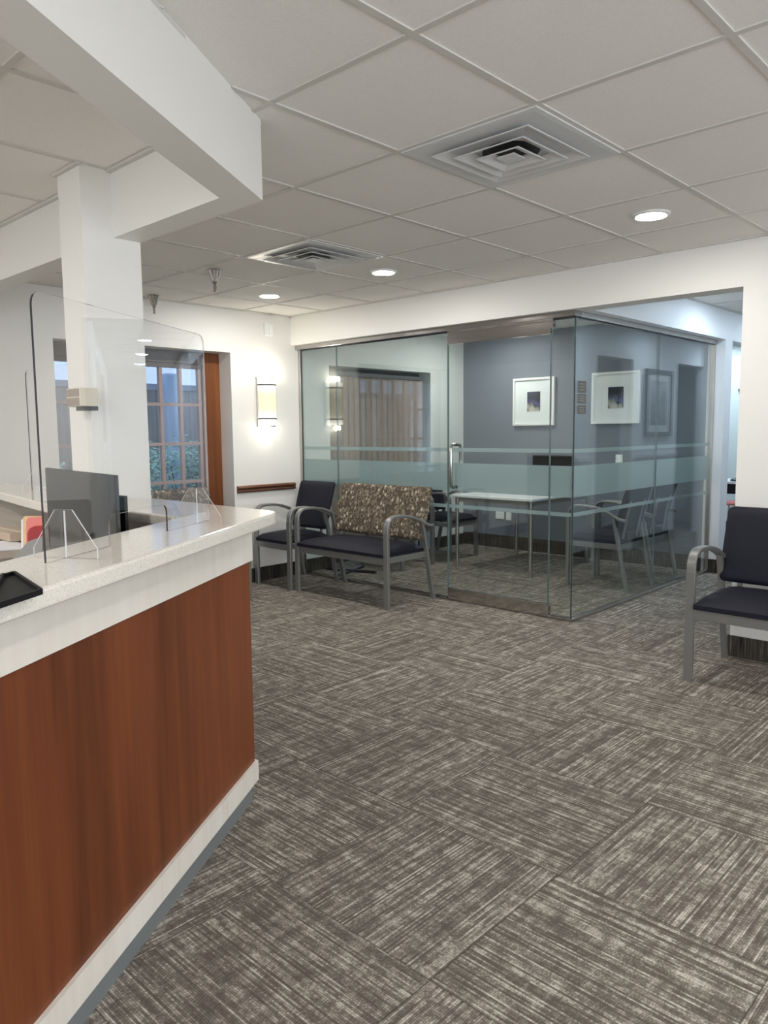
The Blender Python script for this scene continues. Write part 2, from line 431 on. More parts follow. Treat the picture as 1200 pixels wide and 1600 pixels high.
# left wall with two full-height door recesses
def wall_x(name, x0, x1, ya, yb, openings, mat, ztop=CEIL+.01, zb=0.0):
    b = MB(); y = ya
    for (a, c, z0, z1) in openings:
        b.box(x0, x1, y, a, zb, ztop); b.box(x0, x1, a, c, z1, ztop)
        if z0 > zb: b.box(x0, x1, a, c, zb, z0)
        y = c
    b.box(x0, x1, y, yb, zb, ztop)
    return structure(b.build(name, mat))
D1 = (2.40, 3.925, 0.0, 2.03); D2 = (5.07, 6.60, 0.0, 1.985)
wall_x('wall_left', XL-.25, XL, -3.4, YG, [D1], m_wall)
m_roomwall = plain('meeting_room_paint', (.66, .70, .68), .6, nz=.012)
wall_x('wall_meeting_left', XL-.25, XL, YG, YB+.1, [D2], m_roomwall)
structure(MB().box(XL, XG-.062, YB, YB+.14, 0, CEIL+.01).build('wall_meeting_back', m_blue))
# header wall and the wall at right
hb = MB(); hb.box(XL, XR, YH, YH+.165, HB, CEIL+.01); hb.box(XR, 2.62, YH, YH+.165, 0, CEIL+.01)
structure(hb.build('wall_back', m_wall))
# corridor
b = MB(); b.box(XG-.06, XC, YH+.165, YB+.001, HB, CEIL+.01)            # wall above the side glass
b.box(XG-.06, XC, YB+.001, YB+.17, 0, CEIL+.01)                         # pier
b.box(XG-.06, XC, YB+.17, 8.35, HB, CEIL+.01)                          # over the opening
b.box(XG-.06, XC, 8.35, 13.2, 0, CEIL+.01)
m_corr = plain('corridor_paint', (.80, .81, .83), .5, nz=.01)
structure(b.build('wall_corridor_left', m_corr))
wall_x('wall_corridor_right', XR, XR+.12, YH+.165, 13.2, [(7.07, 7.86, 0, 2.08), (9.07, 9.95, 0, 2.11)], m_corr)
structure(MB().box(XC, XR, 13.1, 13.2, 0, CEIL).build('wall_corridor_end', m_corr))
b = MB(); b.box(XR+.12, XR+1.6, 6.3, 6.4, 0, CEIL); b.box(XR+.12, XR+1.6, 10.9, 11, 0, CEIL); b.box(XR+1.6, XR+1.7, 6.3, 11, 0, CEIL); b.box(XR+.12, XR+1.6, 6.4, 10.9, CEIL, CEIL+.05)
b.box(XR+.12, XR+1.6, 8.3, 8.36, 0, CEIL)
structure(b.build('wall_side_rooms', plain('side_room_paint', (.42, .43, .44), .6)))
# casing of the first corridor doorway
b = MB(); b.box(XR-.015, XR, 6.99, 7.07, 0, 2.16, .004); b.box(XR-.015, XR, 7.86, 7.94, 0, 2.16, .004); b.box(XR-.015, XR, 7.07, 7.86, 2.08, 2.16, .004)
structure(b.build('trim_3', m_white))
b = MB(); b.box(XR-.02, XR, YH+.2, 6.99, 1.02, 1.07, .006); b.box(XR-.02, XR, 7.94, 9.07, 1.02, 1.07, .006); b.box(XR-.02, XR, 9.95, 13, 1.02, 1.07, .006)
structure(b.build('trim_4', m_corr))
# mint room
b = MB(); b.box(-6.2, XC, 10.3, 10.4, 0, CEIL+.01); b.box(-6.2, -6.1, YB+.14, 10.4, 0, CEIL+.01)
structure(b.build('wall_mint_room', m_mint))
# rest of the waiting room behind the camera
wall_x('wall_right', 2.6, 2.7, -3.4, YH+.165, [(-2.25, -.95, .75, 2.15), (-.05, 1.25, .75, 2.15), (1.95, 3.25, .75, 2.15)], m_wall)
b = MB(); x_ = -5.8
for xc_ in (-.6, 1.3):
    b.box(x_, xc_-.65, -3.4, -3.3, 0, CEIL+.01); b.box(xc_-.65, xc_+.65, -3.4, -3.3, 0, .75); b.box(xc_-.65, xc_+.65, -3.4, -3.3, 2.15, CEIL+.01); x_ = xc_+.65
b.box(x_, 2.7, -3.4, -3.3, 0, CEIL+.01); structure(b.build('wall_rear', m_wall))
wn_ = 0
def win(parts, pane_):  # unseen windows, assumed from reflections and added to brighten the ceiling
    global wn_
    wn_ += 1; e = bpy.data.objects.new('window_%d' % wn_, None); C.objects.link(e); e['kind'] = 'structure'
    for q in parts: MB().box(*q).build('window_frame', m_white, e)
    MB().box(*pane_).build('pane', m_window, e)
for xc_ in (-.6, 1.3):
    a_, c_ = xc_-.65, xc_+.65
    win([(a_, c_, -3.345, -3.31, .75, .80), (a_, c_, -3.345, -3.31, 2.10, 2.15), (a_, a_+.05, -3.345, -3.31, .8, 2.1), (c_-.05, c_, -3.345, -3.31, .8, 2.1), (xc_-.02, xc_+.02, -3.345, -3.31, .8, 2.1)], (a_+.05, c_-.05, -3.335, -3.330, .8, 2.1))
for yc_ in (-1.6, .6, 2.6):
    a_, c_ = yc_-.65, yc_+.65
    win([(2.61, 2.645, a_, c_, .75, .80), (2.61, 2.645, a_, c_, 2.10, 2.15), (2.61, 2.645, a_, a_+.05, .8, 2.1), (2.61, 2.645, c_-.05, c_, .8, 2.1), (2.61, 2.645, yc_-.02, yc_+.02, .8, 2.1)], (2.630, 2.635, a_+.05, c_-.05, .8, 2.1))

# baseboards (carpet base)
def baseb(name, segs):
    b = MB()
    for q in segs: b.box(*q)
    return structure(b.build(name, m_base))
h = .125; t_ = .012
baseb('baseboard_left', [(XL, XL+t_, -3.3, D1[0], 0, h), (XL, XL+t_, D1[1], YG-.02, 0, h), (XL, XL+t_, YG+.02, D2[0], 0, h), (XL, XL+t_, D2[1], YB, 0, h)])
baseb('baseboard_back', [(XR-t_, 2.6, YH-t_, YH, 0, h), (XR-t_, XR, YH, 6.99, 0, h), (XR-t_, XR, 7.94, 9.07, 0, h), (XR-t_, XR, 9.95, 13, 0, h)])
baseb('baseboard_meeting', [(XL+t_, XG-.07, YB-t_, YB, 0, h+.02)])
baseb('baseboard_corridor', [(XC, XC+t_, YB+.02, YB+.17, 0, h), (XG+.013, XC+t_, YB-.011, YB+.001, 0, h), (XG-.06, XC+t_, YB+.17, YB+.182, 0, h), (XC, XC+t_, 8.35, 13, 0, h)])
baseb('baseboard_mint', [(-6.1, XC-.1, 10.288, 10.3, 0, h)])

# chair rail on the left wall
b = MB()
b.prism([(XL, 3.95, .812), (XL+.018, 3.95, .815), (XL+.030, 3.95, .828), (XL+.022, 3.95, .842), (XL+.034, 3.95, .858), (XL+.020, 3.95, .874), (XL, 3.95, .877)], (0, YH-3.95, 0))
structure(b.build('trim_5', m_rail))

# ------------------------------------------------------------------ overhead beams, column
b = MB(); BZ = 2.138
d_in = .12
A0 = Vector((-2.13, 1.69)); 
# outer plane passes through outer corner (-2.165,1.69); inner corner (-2.245,1.568)
ou = Vector((-2.165, 1.69)); inn = Vector((-2.245, 1.568)); L_ = 5.6
dv = Vector((.536, -.844))
b.prism([(ou.x, ou.y, BZ), (ou.x+dv.x*L_, ou.y+dv.y*L_, BZ), (inn.x+dv.x*L_, inn.y+dv.y*L_, BZ), (inn.x, inn.y, BZ), (-4.95, 1.568, BZ), (-4.95, 1.69, BZ)], (0, 0, CEIL+.009-BZ))
b.box(XL, -4.95, 1.568, 1.69, BZ, CEIL+.009)
structure(b.build('trim_6', m_wall))
structure(MB().box(-3.185, -2.99, 1.437, 1.687, 0, CEIL+.009).build('trim_7', m_wall))
# ragged trim line where the beam meets the ceiling
b = MB()
b.prism([(ou.x-.01, ou.y+.012, CEIL-.006), (ou.x+dv.x*L_+.014, ou.y+dv.y*L_+.01, CEIL-.006), (ou.x+dv.x*L_-.02, ou.y+dv.y*L_, CEIL-.006), (ou.x-.03, ou.y, CEIL-.006)], (0, 0, .012))
b.box(-2.99, -2.26, 1.548, 1.568, CEIL-.006, CEIL+.006); b.box(XL, -3.185, 1.548, 1.568, CEIL-.006, CEIL+.006); b.box(-3.2, -2.975, 1.42, 1.437, CEIL-.005, CEIL+.006)
structure(b.build('trim_8', m_grid))

# ------------------------------------------------------------------ french door (door_1)
def ob(name, parent, mat, *boxes, bev=0.0):
    m = MB()
    for q in boxes: m.box(*q, bev)
    return m.build(name, mat, parent)
xo = XL-.17
dr = bpy.data.objects.new('door_1', None); C.objects.link(dr); dr['kind'] = 'structure'
ob('door_frame', dr, m_door_wood, (xo-.08, xo, 3.755, 3.925, 0, 2.03), bev=.004)
m_brown = plain('dark_brown_rail', (.10, .075, .065), .5)
for q in ((xo-.08, xo, 2.40, 2.425, 0, 2.03), (xo-.08, xo, 2.425, 3.755, 1.93, 2.03), (xo-.08, xo, 2.425, 3.755, 0, .03)): ob('door_frame', dr, m_brown, q)
b = MB(); ys = [3.735-.186*k for k in range(0, 8)]
zs = [.26, .60, .93, 1.255, 1.585, 1.905]
for y in ys: b.box(xo-.06, xo-.025, y-.0145, y+.0145, .12, 1.93)
for z in zs: b.box(xo-.062, xo-.02, 2.44, 3.75, z-.013, z+.013)
b.box(xo-.062, xo-.02, 2.44, 3.75, .03, .14); b.box(xo-.06, xo-.02, 2.44, 2.47, .03, 1.93)
b.build('muntins', m_muntin, dr)
ob('top_rail', dr, m_brown, (xo-.06, xo-.015, 2.45, 3.75, 1.89, 1.95))
ob('pane', dr, m_window, (xo-.045, xo-.040, 2.45, 3.75, .13, 1.93))
# patio door behind the blinds (door_2)
dr = bpy.data.objects.new('door_2', None); C.objects.link(dr); dr['kind'] = 'structure'
ob('door_frame', dr, m_frame_grey, (xo-.08, xo, 6.50, 6.60, 0, 1.985), (xo-.08, xo, 5.07, 5.15, 0, 1.985), (xo-.08, xo, 5.15, 6.5, 1.90, 1.985), (xo-.08, xo, 5.80, 5.86, .03, 1.9), (xo-.08, xo, 5.15, 6.5, 0, .06), bev=.004)
ob('pane', dr, m_window, (xo-.045, xo-.040, 5.15, 6.5, .06, 1.9))
# vertical blinds
vb = empty('vertical_blind', (XL-.09, 5.75, 0), 'taupe vertical blind hanging in the door recess inside the glass meeting room', 'blinds')
MB().box(-.02, .02, -.62, .76, 1.90, 1.94, .004).build('headrail', m_frame_grey, vb)
for k in range(17):
    y = -.58+k*.083; a = math.radians(58 + random.uniform(-7, 7)); dx, dy = math.cos(a)*.044, math.sin(a)*.044
    MB().prism([(-dx, y-dy, .12), (0, y+.004*0-0, .12), (dx, y+dy, .12), (dx+.0015, y+dy, .12), (.006, y, .12), (-dx+.0015, y-dy, .12)], (0, 0, 1.775)).build('slat', m_blind, vb)

# ------------------------------------------------------------------ outside
b = MB().box(-14, XL-.26, -2, 12, -.12, -.02); structure(b.build('floor_outside', m_soil))
fe = empty('wooden_fence', (-8.3, 4.5, 0), 'tall weathered board fence outside behind the shrubs', 'fence')
b = MB()
for k in range(52):
    y = -4.5+k*.15; b.box(-.02+.008*(k % 2), .02, y, y+.142, -.02, 1.86)
b.build('boards', m_fence, fe)
MB().box(-.05, .04, -4.6, 3.4, 1.86, 1.93).build('cap_rail', plain('fence_cap', (.36, .38, .46), .7), fe)
dp = MB().box(-8.2, -8.08, 4.82, 4.98, -.02, 2.05, .02).build('downpipe', plain('pale_blue_metal', (.42, .55, .74), .5)); tag(dp, 'pale blue downpipe standing in front of the board fence', 'downpipe')
def bush(x, y, r, hgt, n, label):
    e = empty('shrub', (x, y, -.02), label, 'shrub', 'shrubs outside the french door'); m = MB()
    for _ in range(n):
        th = random.uniform(0, 2*PI); u = random.random()**.5; rr = r*u; z = random.uniform(.15, 1)*hgt*(1-.2*u*u)
        c = Vector((rr*math.cos(th), rr*math.sin(th), z)); a = random.uniform(0, 2*PI); tl = random.uniform(-.6, .6)
        d = Vector((math.cos(a), math.sin(a), tl)).normalized(); q = d.cross(Vector((0, 0, 1))).normalized(); L = random.uniform(.045, .085)
        nn = d.cross(q)*.006
        m._f([m.b.verts.new(c), m.b.verts.new(c+d*L*.5+q*L*.28+nn), m.b.verts.new(c+d*L), m.b.verts.new(c+d*L*.5-q*L*.28+nn)])
    m.build('foliage', m_leaf, e)
    s = MB()
    for k in range(9):
        a = k*2*PI/9; s.tube([(0, 0, 0), (r*.3*math.cos(a), r*.3*math.sin(a), hgt*.5), (r*.6*math.cos(a), r*.6*math.sin(a), hgt*.8)], [.012, .008, .004], 5)
    s.build('stem', m_soil, e)
for (x, y, r, hh, lb) in [(-6.55, 2.40, .42, 1.42, 'green leafy shrub seen through the narrow gap left of the white column'), (-6.55, 3.42, .44, 1.40, 'green leafy shrub outside the french door, just right of the white column'),
                      (-7.0, 4.38, .40, 1.36, 'green leafy shrub outside the french door, nearest the wooden jamb')]:
    bush(x, y, r, hh, 2600, lb)

# ------------------------------------------------------------------ glass partition
gp = empty('glass_partition', (0, 0, 0), 'frameless glass walls of the meeting room with chrome head channel and frosted bands', 'glass wall')
GT = .012; ZT = 2.100
seams = [XL+.03, -5.02, -3.755]
DX0, DX1 = -3.755, -2.842
def pane_y(x0, x1, z0, z1, y=YG, par=gp, name='glass_panel'):
    m = MB(); m.mi = 0
    m.prism([(x0, y, z0), (x1, y, z0), (x1, y, z1), (x0, y, z1)], (0, GT, 0), side_mi=1)
    return m.build(name, [m_glass, m_glass_edge], par)
def pane_x(y0, y1, z0, z1):
    m = MB(); m.prism([(XG, y0, z0), (XG, y1, z0), (XG, y1, z1), (XG, y0, z1)], (-GT, 0, 0), side_mi=1)
    return m.build('glass_panel', [m_glass, m_glass_edge], gp)
pane_y(XL+.03, -5.022, .02, ZT); pane_y(-5.017, DX0-.003, .02, ZT)
pane_y(DX1+.003, XG, .02, ZT)
pane_x(YG, 6.02, .02, ZT); pane_x(6.025, YB, .02, ZT)
ch = MB(); ch.box(XL, XG+.02, YG-.045, YG+.05, ZT, HB-.0005, .002)
ch.build('head_channel', m_chrome, gp)
MB().box(XG-.045, XG+.022, YG+.05, YB+.0, ZT, HB-.0005, .002).build('head_channel', m_alu, gp)
MB().box(DX0, DX1, YG-.004, YG+.016, 2.005, ZT, .001).build('door_transom', m_chrome, gp)
b = MB(); b.box(XL+.02, DX0-.003, YG-.012, YG+.024, 0, .022, .002); b.box(DX1+.003, XG+.012, YG-.012, YG+.024, 0, .022, .002)
b.build('floor_channel', m_chrome, gp)
MB().box(XG-.024, XG+.012, YG+.025, YB, 0, .022, .002).build('floor_channel', m_alu, gp)
MB().box(XL+.002, XL+.03, YG-.01, YG+.02, .0, ZT, .002).build('wall_channel', m_alu, gp)
MB().box(XG-.028, XG+.012, YB-.022, YB-.001, .02, ZT, .002).build('wall_channel', m_alu, gp)
ob('corner_joint', gp, m_edge_dark, (XG-.002, XG+.003, YG-.003, YG+.003, .02, ZT))
# patch fitting and small roller bracket on the head channel
for q in ((DX1-.002, DX1+.02, YG-.012, YG+.024, 2.035, ZT), (DX1-.012, DX1+.012, YG-.014, YG+.026, .022, .09)): MB().box(*q, .002).build('pivot_fitting', m_chrome, gp)
MB().box(XL+.03, XG, YG-.003, YG+.015, ZT-.008, ZT).build('gasket', m_edge_dark, gp); MB().box(XG-.015, XG+.003, YG+.015, YB-.022, ZT-.008, ZT).build('gasket', m_edge_dark, gp)
BZs = [(1.181, 1.210), (.873, 1.092), (.738, .766)]
def bands(x0, x1, par):
    for (a, c) in BZs:
        MB().box(x0, x1, YG+GT+.0005, YG+GT+.001, a, c).build('frosted_band', m_frost, par)
bands(XL+.03, DX0-.003, gp); bands(DX1+.003, XG-.015, gp)
for (a, c) in BZs: MB().box(XG-GT-.001, XG-GT-.0005, YG+.014, YB-.025, a, c).build('frosted_band', m_frost, gp)
# the glass door
gd = empty('glass_door', (DX0, YG, 0), 'frameless glass door with long chrome pull handle and chrome bottom rail', 'door')
W_ = DX1-DX0
m = MB(); m.prism([(.004, 0, .095), (W_-.004, 0, .095), (W_-.004, 0, 2.0), (.004, 0, 2.0)], (0, GT, 0), side_mi=1); m.build('glass_panel', [m_glass, m_glass_edge], gd)
MB().box(.004, W_-.004, -.008, .02, .008, .098, .002).build('bottom_rail', m_chrome, gd)
for (a, c) in BZs: MB().box(.004, W_-.004, GT+.0005, GT+.001, a, c).build('frosted_band', m_frost, gd)
hp = []
for sg in (-1, 1):
    yy = -.055 if sg < 0 else GT+.055; y0 = 0 if sg < 0 else GT
    pts = [(.075, y0, .925)]
    for k in range(7): a = k/6*PI/2; pts.append((.075, y0+(yy-y0)*math.sin(a), .925-.02*(1-math.cos(a))+.02*(1-math.cos(a))-.0+(.03*(1-math.cos(a))-.03)*1+.0))
    pts = [(.075, y0, .905), (.075, y0+(yy-y0)*.55, .905), (.075, y0+(yy-y0)*.88, .912), (.075, yy, .935), (.075, yy, 1.205), (.075, y0+(yy-y0)*.88, 1.228), (.075, y0+(yy-y0)*.55, 1.235), (.075, y0, 1.235)]
    hp.append(pts)
m = MB()
for pts in hp: m.tube(pts, .0125, 12)
m.build('pull_handle', m_chrome, gd, smooth=True)
# small sign plates beside the corner (seen through the side glass)
def plate(x, y, z, wd, ht, rows, name, label, cat, mat, ax):
    o = MB()
    return o
m_stick = plain('sticker_beige', (.13, .125, .105), .6)
sg = empty('sign_plate', (XG+.0015, 4.79, 1.55), 'small stack of beige stickers on the side glass near the corner', 'sign')
MB().box(0, .001, -.055, .055, .045, .125, .0).build('sticker', m_stick, sg); MB().box(0, .001, -.055, .055, -.03, .035).build('sticker', m_stick, sg)
MB().box(0, .001, -.055, .055, -.10, -.04).build('sticker', m_stick, sg)
for z in (.105, .085, .065, .02, .005, -.01, -.055, -.07, -.085): MB().box(.001, .0014, -.035, .035, z-.003, z+.002).build('print_line', m_grey, sg)

# ------------------------------------------------------------------ reception counter
def offl(off, y): return (off - N.y*y)/N.x      # x on the offset line at y
SEND = -2.2                                       # s at the near end (behind the frame)
TZ0, TZ1 = 1.030, 1.070
def line_pt(off, s): q = N*off + D*s; return (q.x, q.y)
rc = empty('reception_counter', (-1.9, 1.2, 0), 'L-shaped reception counter with quartz top, cherry wood panel and pale base', 'counter')
org = Vector((-1.9, 1.2, 0))
def L3(p, z): return (p[0]-org.x, p[1]-org.y, z)
YF = 1.672
fo = -.863
cx = offl(fo, YF)
corner = []
# rounded outer corner
p_on = lambda t: (offl(fo, YF-t*N.x*1.0) , YF-t*N.x)   # down the front line
P0 = line_pt(fo, N.y*0 + (Vector((cx, YF, 0)).dot(D)) - .075); P2 = (cx-.075, YF)
for k in range(9):
    t = k/8; a = (1-t)**2; bq = 2*t*(1-t); c = t*t
    corner.append((a*P0[0]+bq*cx+c*P2[0], a*P0[1]+bq*YF+c*P2[1]))
bo = -1.14
xi = offl(bo, 1.34)
top = [line_pt(fo, SEND)] + corner + [(-2.985, YF), (-2.985, 1.40), (-2.985, 1.34)]
main = [line_pt(fo, SEND)] + corner + [(-2.988, YF), (-2.988, 1.34), (xi, 1.34), line_pt(bo, SEND)]
m = MB(); m.prism([L3(p, TZ0) for p in main], (0, 0, TZ1-TZ0))
m.prism([L3(p, TZ0) for p in [(-2.988, 1.34), (-2.988, 1.4355), (-3.186, 1.4355), (-3.186, 1.672), (-5.0, 1.672), (-5.0, 1.40), (-3.9, 1.385), (-3.3, 1.30), (-3.0, 1.26), (-2.85, 1.34)]], (0, 0, TZ1-TZ0))
o = m.build('countertop', m_quartz, rc)
bv = o.modifiers.new('bevel', 'BEVEL'); bv.width = .007; bv.segments = 3; bv.limit_method = 'ANGLE'; bv.angle_limit = math.radians(50)
# body: plan polygon of panel plane etc.
def body(off, yf, z0, z1, inset_in, name, mat, xe=-2.98):
    xc = offl(off, yf)
    pl = [line_pt(off, SEND+.05), (xc, yf), (xe, yf), (xe, 1.44), (offl(bo+.008, 1.44), 1.44), line_pt(bo+.008, SEND+.05)]
    m = MB(); m.prism([L3(p, z0) for p in pl], (0, 0, z1-z0)); return m.build(name, mat, rc)
body(-.983, 1.632, .889, TZ0, -.03, 'apron', m_pale)
body(-.995, 1.620, .140, .889, -.03, 'wood_panel', m_cherry)
body(-.983, 1.632, .068, .140, -.03, 'base_trim', m_pale)
body(-.997, 1.595, 0, .068, -.03, 'toe_kick', m_toe)
MB().box(-5.0-org.x, -3.186-org.x, 1.43-org.y, 1.64-org.y, 0, TZ0).build('rear_panel', m_greywood, rc)

# near acrylic shield
def shield_local(Wd, Hh, slot=None, r=.03):
    o = [(0, 0)]
    if slot: o += [(slot[0], 0)] + [(slot[0]+.022*(1-math.cos(a)), slot[2]-.022+.022*math.sin(a)) for a in (0, PI/6, PI/3, PI/2)] + [(slot[1]-.022*(1-math.cos(a)), slot[2]-.022+.022*math.sin(a)) for a in (PI/2, PI/3, PI/6, 0)] + [(slot[1], 0)]
    o += [(Wd, 0)] + [(Wd-r+r*math.cos(a), Hh-r+r*math.sin(a)) for a in (0, PI/8, PI/4, 3*PI/8, PI/2)] + [(r-r*math.sin(a), Hh-r+r*math.cos(a)) for a in (0, PI/8, PI/4, 3*PI/8, PI/2)]
    return o
def make_shield(name, loc, rz, Wd, Hh, slot, feet, label):
    e = empty(name, loc, label, 'screen', 'acrylic screens standing on the reception counter', rz)
    m = MB(); m.poly_holes(shield_local(Wd, Hh, slot), [], lambda x, y: (x, -.0025, y), (0, .005, 0), side_mi=1)
    for f_ in m.b.faces:
        c_ = f_.calc_center_median()
        if f_.material_index == 1 and (c_.x < .012 or (slot and abs(c_.x-slot[1]) < .02 and c_.z < slot[2])): f_.material_index = 2  # left and slot edges get the painted-in dark of internal reflection
    m.build('acrylic_sheet', [m_acrylic, m_edge_clear, m_edge_dark], e)
    for x in feet:
        fo_ = [(-.08, 0), (.08, 0), (.08, .022), (.022, .108), (-.022, .108), (-.08, .022)]
        m = MB(); m.poly_holes(fo_, [], lambda a, c, x=x: (x-.002, a, c), (.004, 0, 0), side_mi=1)
        f_ = m.build('foot', [m_acrylic, m_edge_light], e)
        MB().box(x-.0021, x+.0021, -.0027, -.0012, .0, .106).build('slot_joint', m_edge_light, f_)
    return e
q = cpt(-1.022, 1.44, TZ1+.001)
ang = math.atan2(D.y, D.x)
make_shield('acrylic_shield', q, ang-math.radians(1.4), .80, .573, (.245, .53, .076), (.07, .715), 'large clear acrylic screen with cut-out on the near counter arm')
make_shield('acrylic_shield', (-3.83, 1.52, TZ1+.001), 0.0, .62, .583, None, (.09, .53), 'clear acrylic screen on the far counter arm left of the column')

# black tray at lower left
b = MB(); A = Vector((-1.531, .564, 0)); B = Vector((-1.318, .528, 0)); e2 = -D*.26
tz = TZ1+.001
m_tray = plain('tray_black', (.006, .006, .007), .5, spec=.2)
tr = empty('black_tray', (0, 0, tz), 'black tray with a centre divider on the counter edge at lower left', 'tray')
P4 = [A, B, B+e2, A+e2]
MB().prism([(p.x, p.y, 0) for p in P4], (0, 0, .004)).build('tray_base', m_tray, tr)
b = MB()
def rim(p, q_, wd=.006, hh=.010):
    d = (q_-p).normalized(); n_ = Vector((-d.y, d.x, 0))*wd*.5
    b.prism([(p+n_), (q_+n_), (q_-n_), (p-n_)], (0, 0, hh))
for i in range(4): rim(P4[i], P4[(i+1) % 4])
b.build('rim', m_tray, tr); b = MB(); mid = A.lerp(B, .18) ; rim(A+e2*.12, B+e2*.52, .005, .012); b.build('divider', m_tray, tr)

# ------------------------------------------------------------------ desk behind the counter
dk = empty('desk', (-3.0, .85, 0), 'pale desk inside the reception enclosure, under the monitors', 'desk')
MB().box(-1.2, .55, -.35, .52, .735, .76, .004).build('desktop', m_greywood, dk)
MB().box(-1.18, -1.14, -.33, .5, 0, .735).build('side_panel', m_greywood, dk); MB().box(.45, .49, -.1, .5, 0, .735).build('side_panel', m_greywood, dk)
rs = empty('desk_riser', (-3.35, 1.13, .761), 'greige riser shelf on the desk under the papers', 'shelf')
MB().box(-.35, .44, -.18, .17, .118, .133).build('shelf_board', m_greywood, rs); MB().box(-.35, -.335, -.18, .17, 0, .118).build('side', m_greywood, rs); MB().box(.425, .44, -.18, .17, 0, .118).build('side', m_greywood, rs)
def monitor(loc, rz, wd, hh, stand, label, fd=.05):
    e = empty('monitor', loc, label, 'monitor', None, rz)
    MB().box(-wd/2, wd/2, -.009, .001, stand, stand+hh, .001).build('casing', m_black, e)
    MB().box(-wd/2+.002, wd/2-.002, -.0105, -.009, stand+.004, stand+hh-.003).build('screen', m_screen, e)
    MB().box(-.03, .03, .002, .025, .01, stand+hh*.5, .004).build('stand', m_black, e)
    MB().box(-.12, .12, -fd, fd+.012, 0, .012, .004).build('stand_foot', m_black, e)
    return e
monitor((-2.418, 1.112, .761), math.atan2(-.116, .886), .70, .385, .080, 'wide dark monitor behind the near acrylic screen')
monitor((-2.615, 1.268, .761), 0, .42, .27, .104, 'smaller dark monitor hidden behind the wide one', .03)
# papers, box, folders, sorter
for k in range(3):
    o = MB().prism([(-3.40+k*.01, 1.05, .8955+k*.002), (-3.12, 1.0+k*.01, .8955+k*.002), (-3.06, 1.21, .8955+k*.002), (-3.36, 1.25-k*.01, .8955+k*.002)], (0, 0, .0015)).build('paper_sheet', m_paper)
    tag(o, 'white paper sheet on the riser behind the counter', 'paper', 'loose papers on the riser')
bx = empty('cardboard_box', (-3.47, 1.235, .8955+.007), 'small brown cardboard box behind the papers at left', 'box')
MB().box(-.2, .19, -.035, .06, 0, .036, .002).build('carton', m_card, bx); MB().box(-.2, .19, .005, .02, .036, .0368).build('tape', m_almond, bx)
FM = [('white paper folder at the left of the file sorter', m_paper), ('manila folder in the file sorter', m_manila), ('pink folder in the file sorter', m_pink), ('dark red folder in the file sorter beside the monitor', m_red)]
def V(u, v, y):
    d = r2*((u-600)/F) - u2*((v-800)/F) + fw; k = y/d.y; return d*k + Vector((0, 0, EYE))
FP = [[(33, 812), (37, 811), (66, 811), (66, 866), (33, 866)], [(36, 809), (39, 806.5), (67, 806), (67, 864), (36, 864)],
      [(41, 815), (44, 808.5), (67, 808), (67, 862), (41, 862)], [(43, 833), (46, 826), (54, 822), (67, 821), (67, 860), (43, 860)]]
for k, (lb, mt) in enumerate(FM):
    yk = 1.175-k*.012
    o = MB().prism([V(u, v, yk) for u, v in FP[k]], (0, .003, 0)).build('file_folder', mt); tag(o, lb, 'folder')
so = empty('file_sorter', (-2.6, 1.03, .761), 'grey sloping file sorter beside the papers', 'file sorter')
P = [V(66, 838, 1.03), V(44, 846, 1.03), V(12, 881, 1.03), V(12, 905, 1.03), V(66, 905, 1.03)]
loc = Vector(so.location)
MB().prism([p-loc for p in P], (0, .006, 0)).build('side_panel', m_grey, so)
zb = min(p.z for p in P)-.761
MB().box(-.16, -.02, 0, .12, 0, .02).build('sorter_base', m_grey, so); MB().box(-.16, -.02, .0, .006, 0, zb+.02).build('front_panel', m_grey, so)

# column device
dv_ = empty('wall_chime', (-2.98, 1.436, 1.49), 'beige box with slatted grille mounted on the white column', 'device')
MB().box(-.06, .06, -.075, 0, -.036, .036, .003).build('housing', m_almond, dv_)
for z in (.003, -.032): MB().box(-.055, .055, -.078, -.075, z, z+.029).build('grille', m_beige, dv_)
MB().box(-.02, .055, -.055, 0, -.052, -.036).build('bracket', m_black, dv_)

# ------------------------------------------------------------------ chairs
def arc(c, r, a0, a1, n): return [(c[0]+r*math.cos(math.radians(a0+(a1-a0)*k/n)), c[1]+r*math.sin(math.radians(a0+(a1-a0)*k/n))) for k in range(n+1)]
def cushion(m, x0, x1, y0, y1, z0, z1, dome, nx=14, ny=10, r=.02):
    # rounded pad: superellipse plan, domed top
    def P_(i, j, top):
        u = -1+2*i/nx; v = -1+2*j/ny
        e = max(abs(u), abs(v)); k = (1-max(0, (e-.80)/.20)**2.2)
        x = (x0+x1)/2+u*(x1-x0)/2; y = (y0+y1)/2+v*(y1-y0)/2
        if top: return (x, y, z1-(z1-z0)*.55*(1-k) + dome*(1-u*u)*(1-v*v))
        return (x, y, z0)
    T_ = [[m.b.verts.new(P_(i, j, True)) for j in range(ny+1)] for i in range(nx+1)]
    B_ = [[m.b.verts.new(P_(i, j, False)) for j in range(ny+1)] for i in range(nx+1)]
    for i in range(nx):
        for j in range(ny):
            m._f([T_[i][j], T_[i+1][j], T_[i+1][j+1], T_[i][j+1]]); m._f([B_[i][j], B_[i][j+1], B_[i+1][j+1], B_[i+1][j]])
    for i in range(nx): m._f([T_[i][0], B_[i][0], B_[i+1][0], T_[i+1][0]]); m._f([T_[i][ny], T_[i+1][ny], B_[i+1][ny], B_[i][ny]])
    for j in range(ny): m._f([T_[0][j], T_[0][j+1], B_[0][j+1], B_[0][j]]); m._f([T_[nx][j], B_[nx][j], B_[nx][j+1], T_[nx][j+1]])
    return m
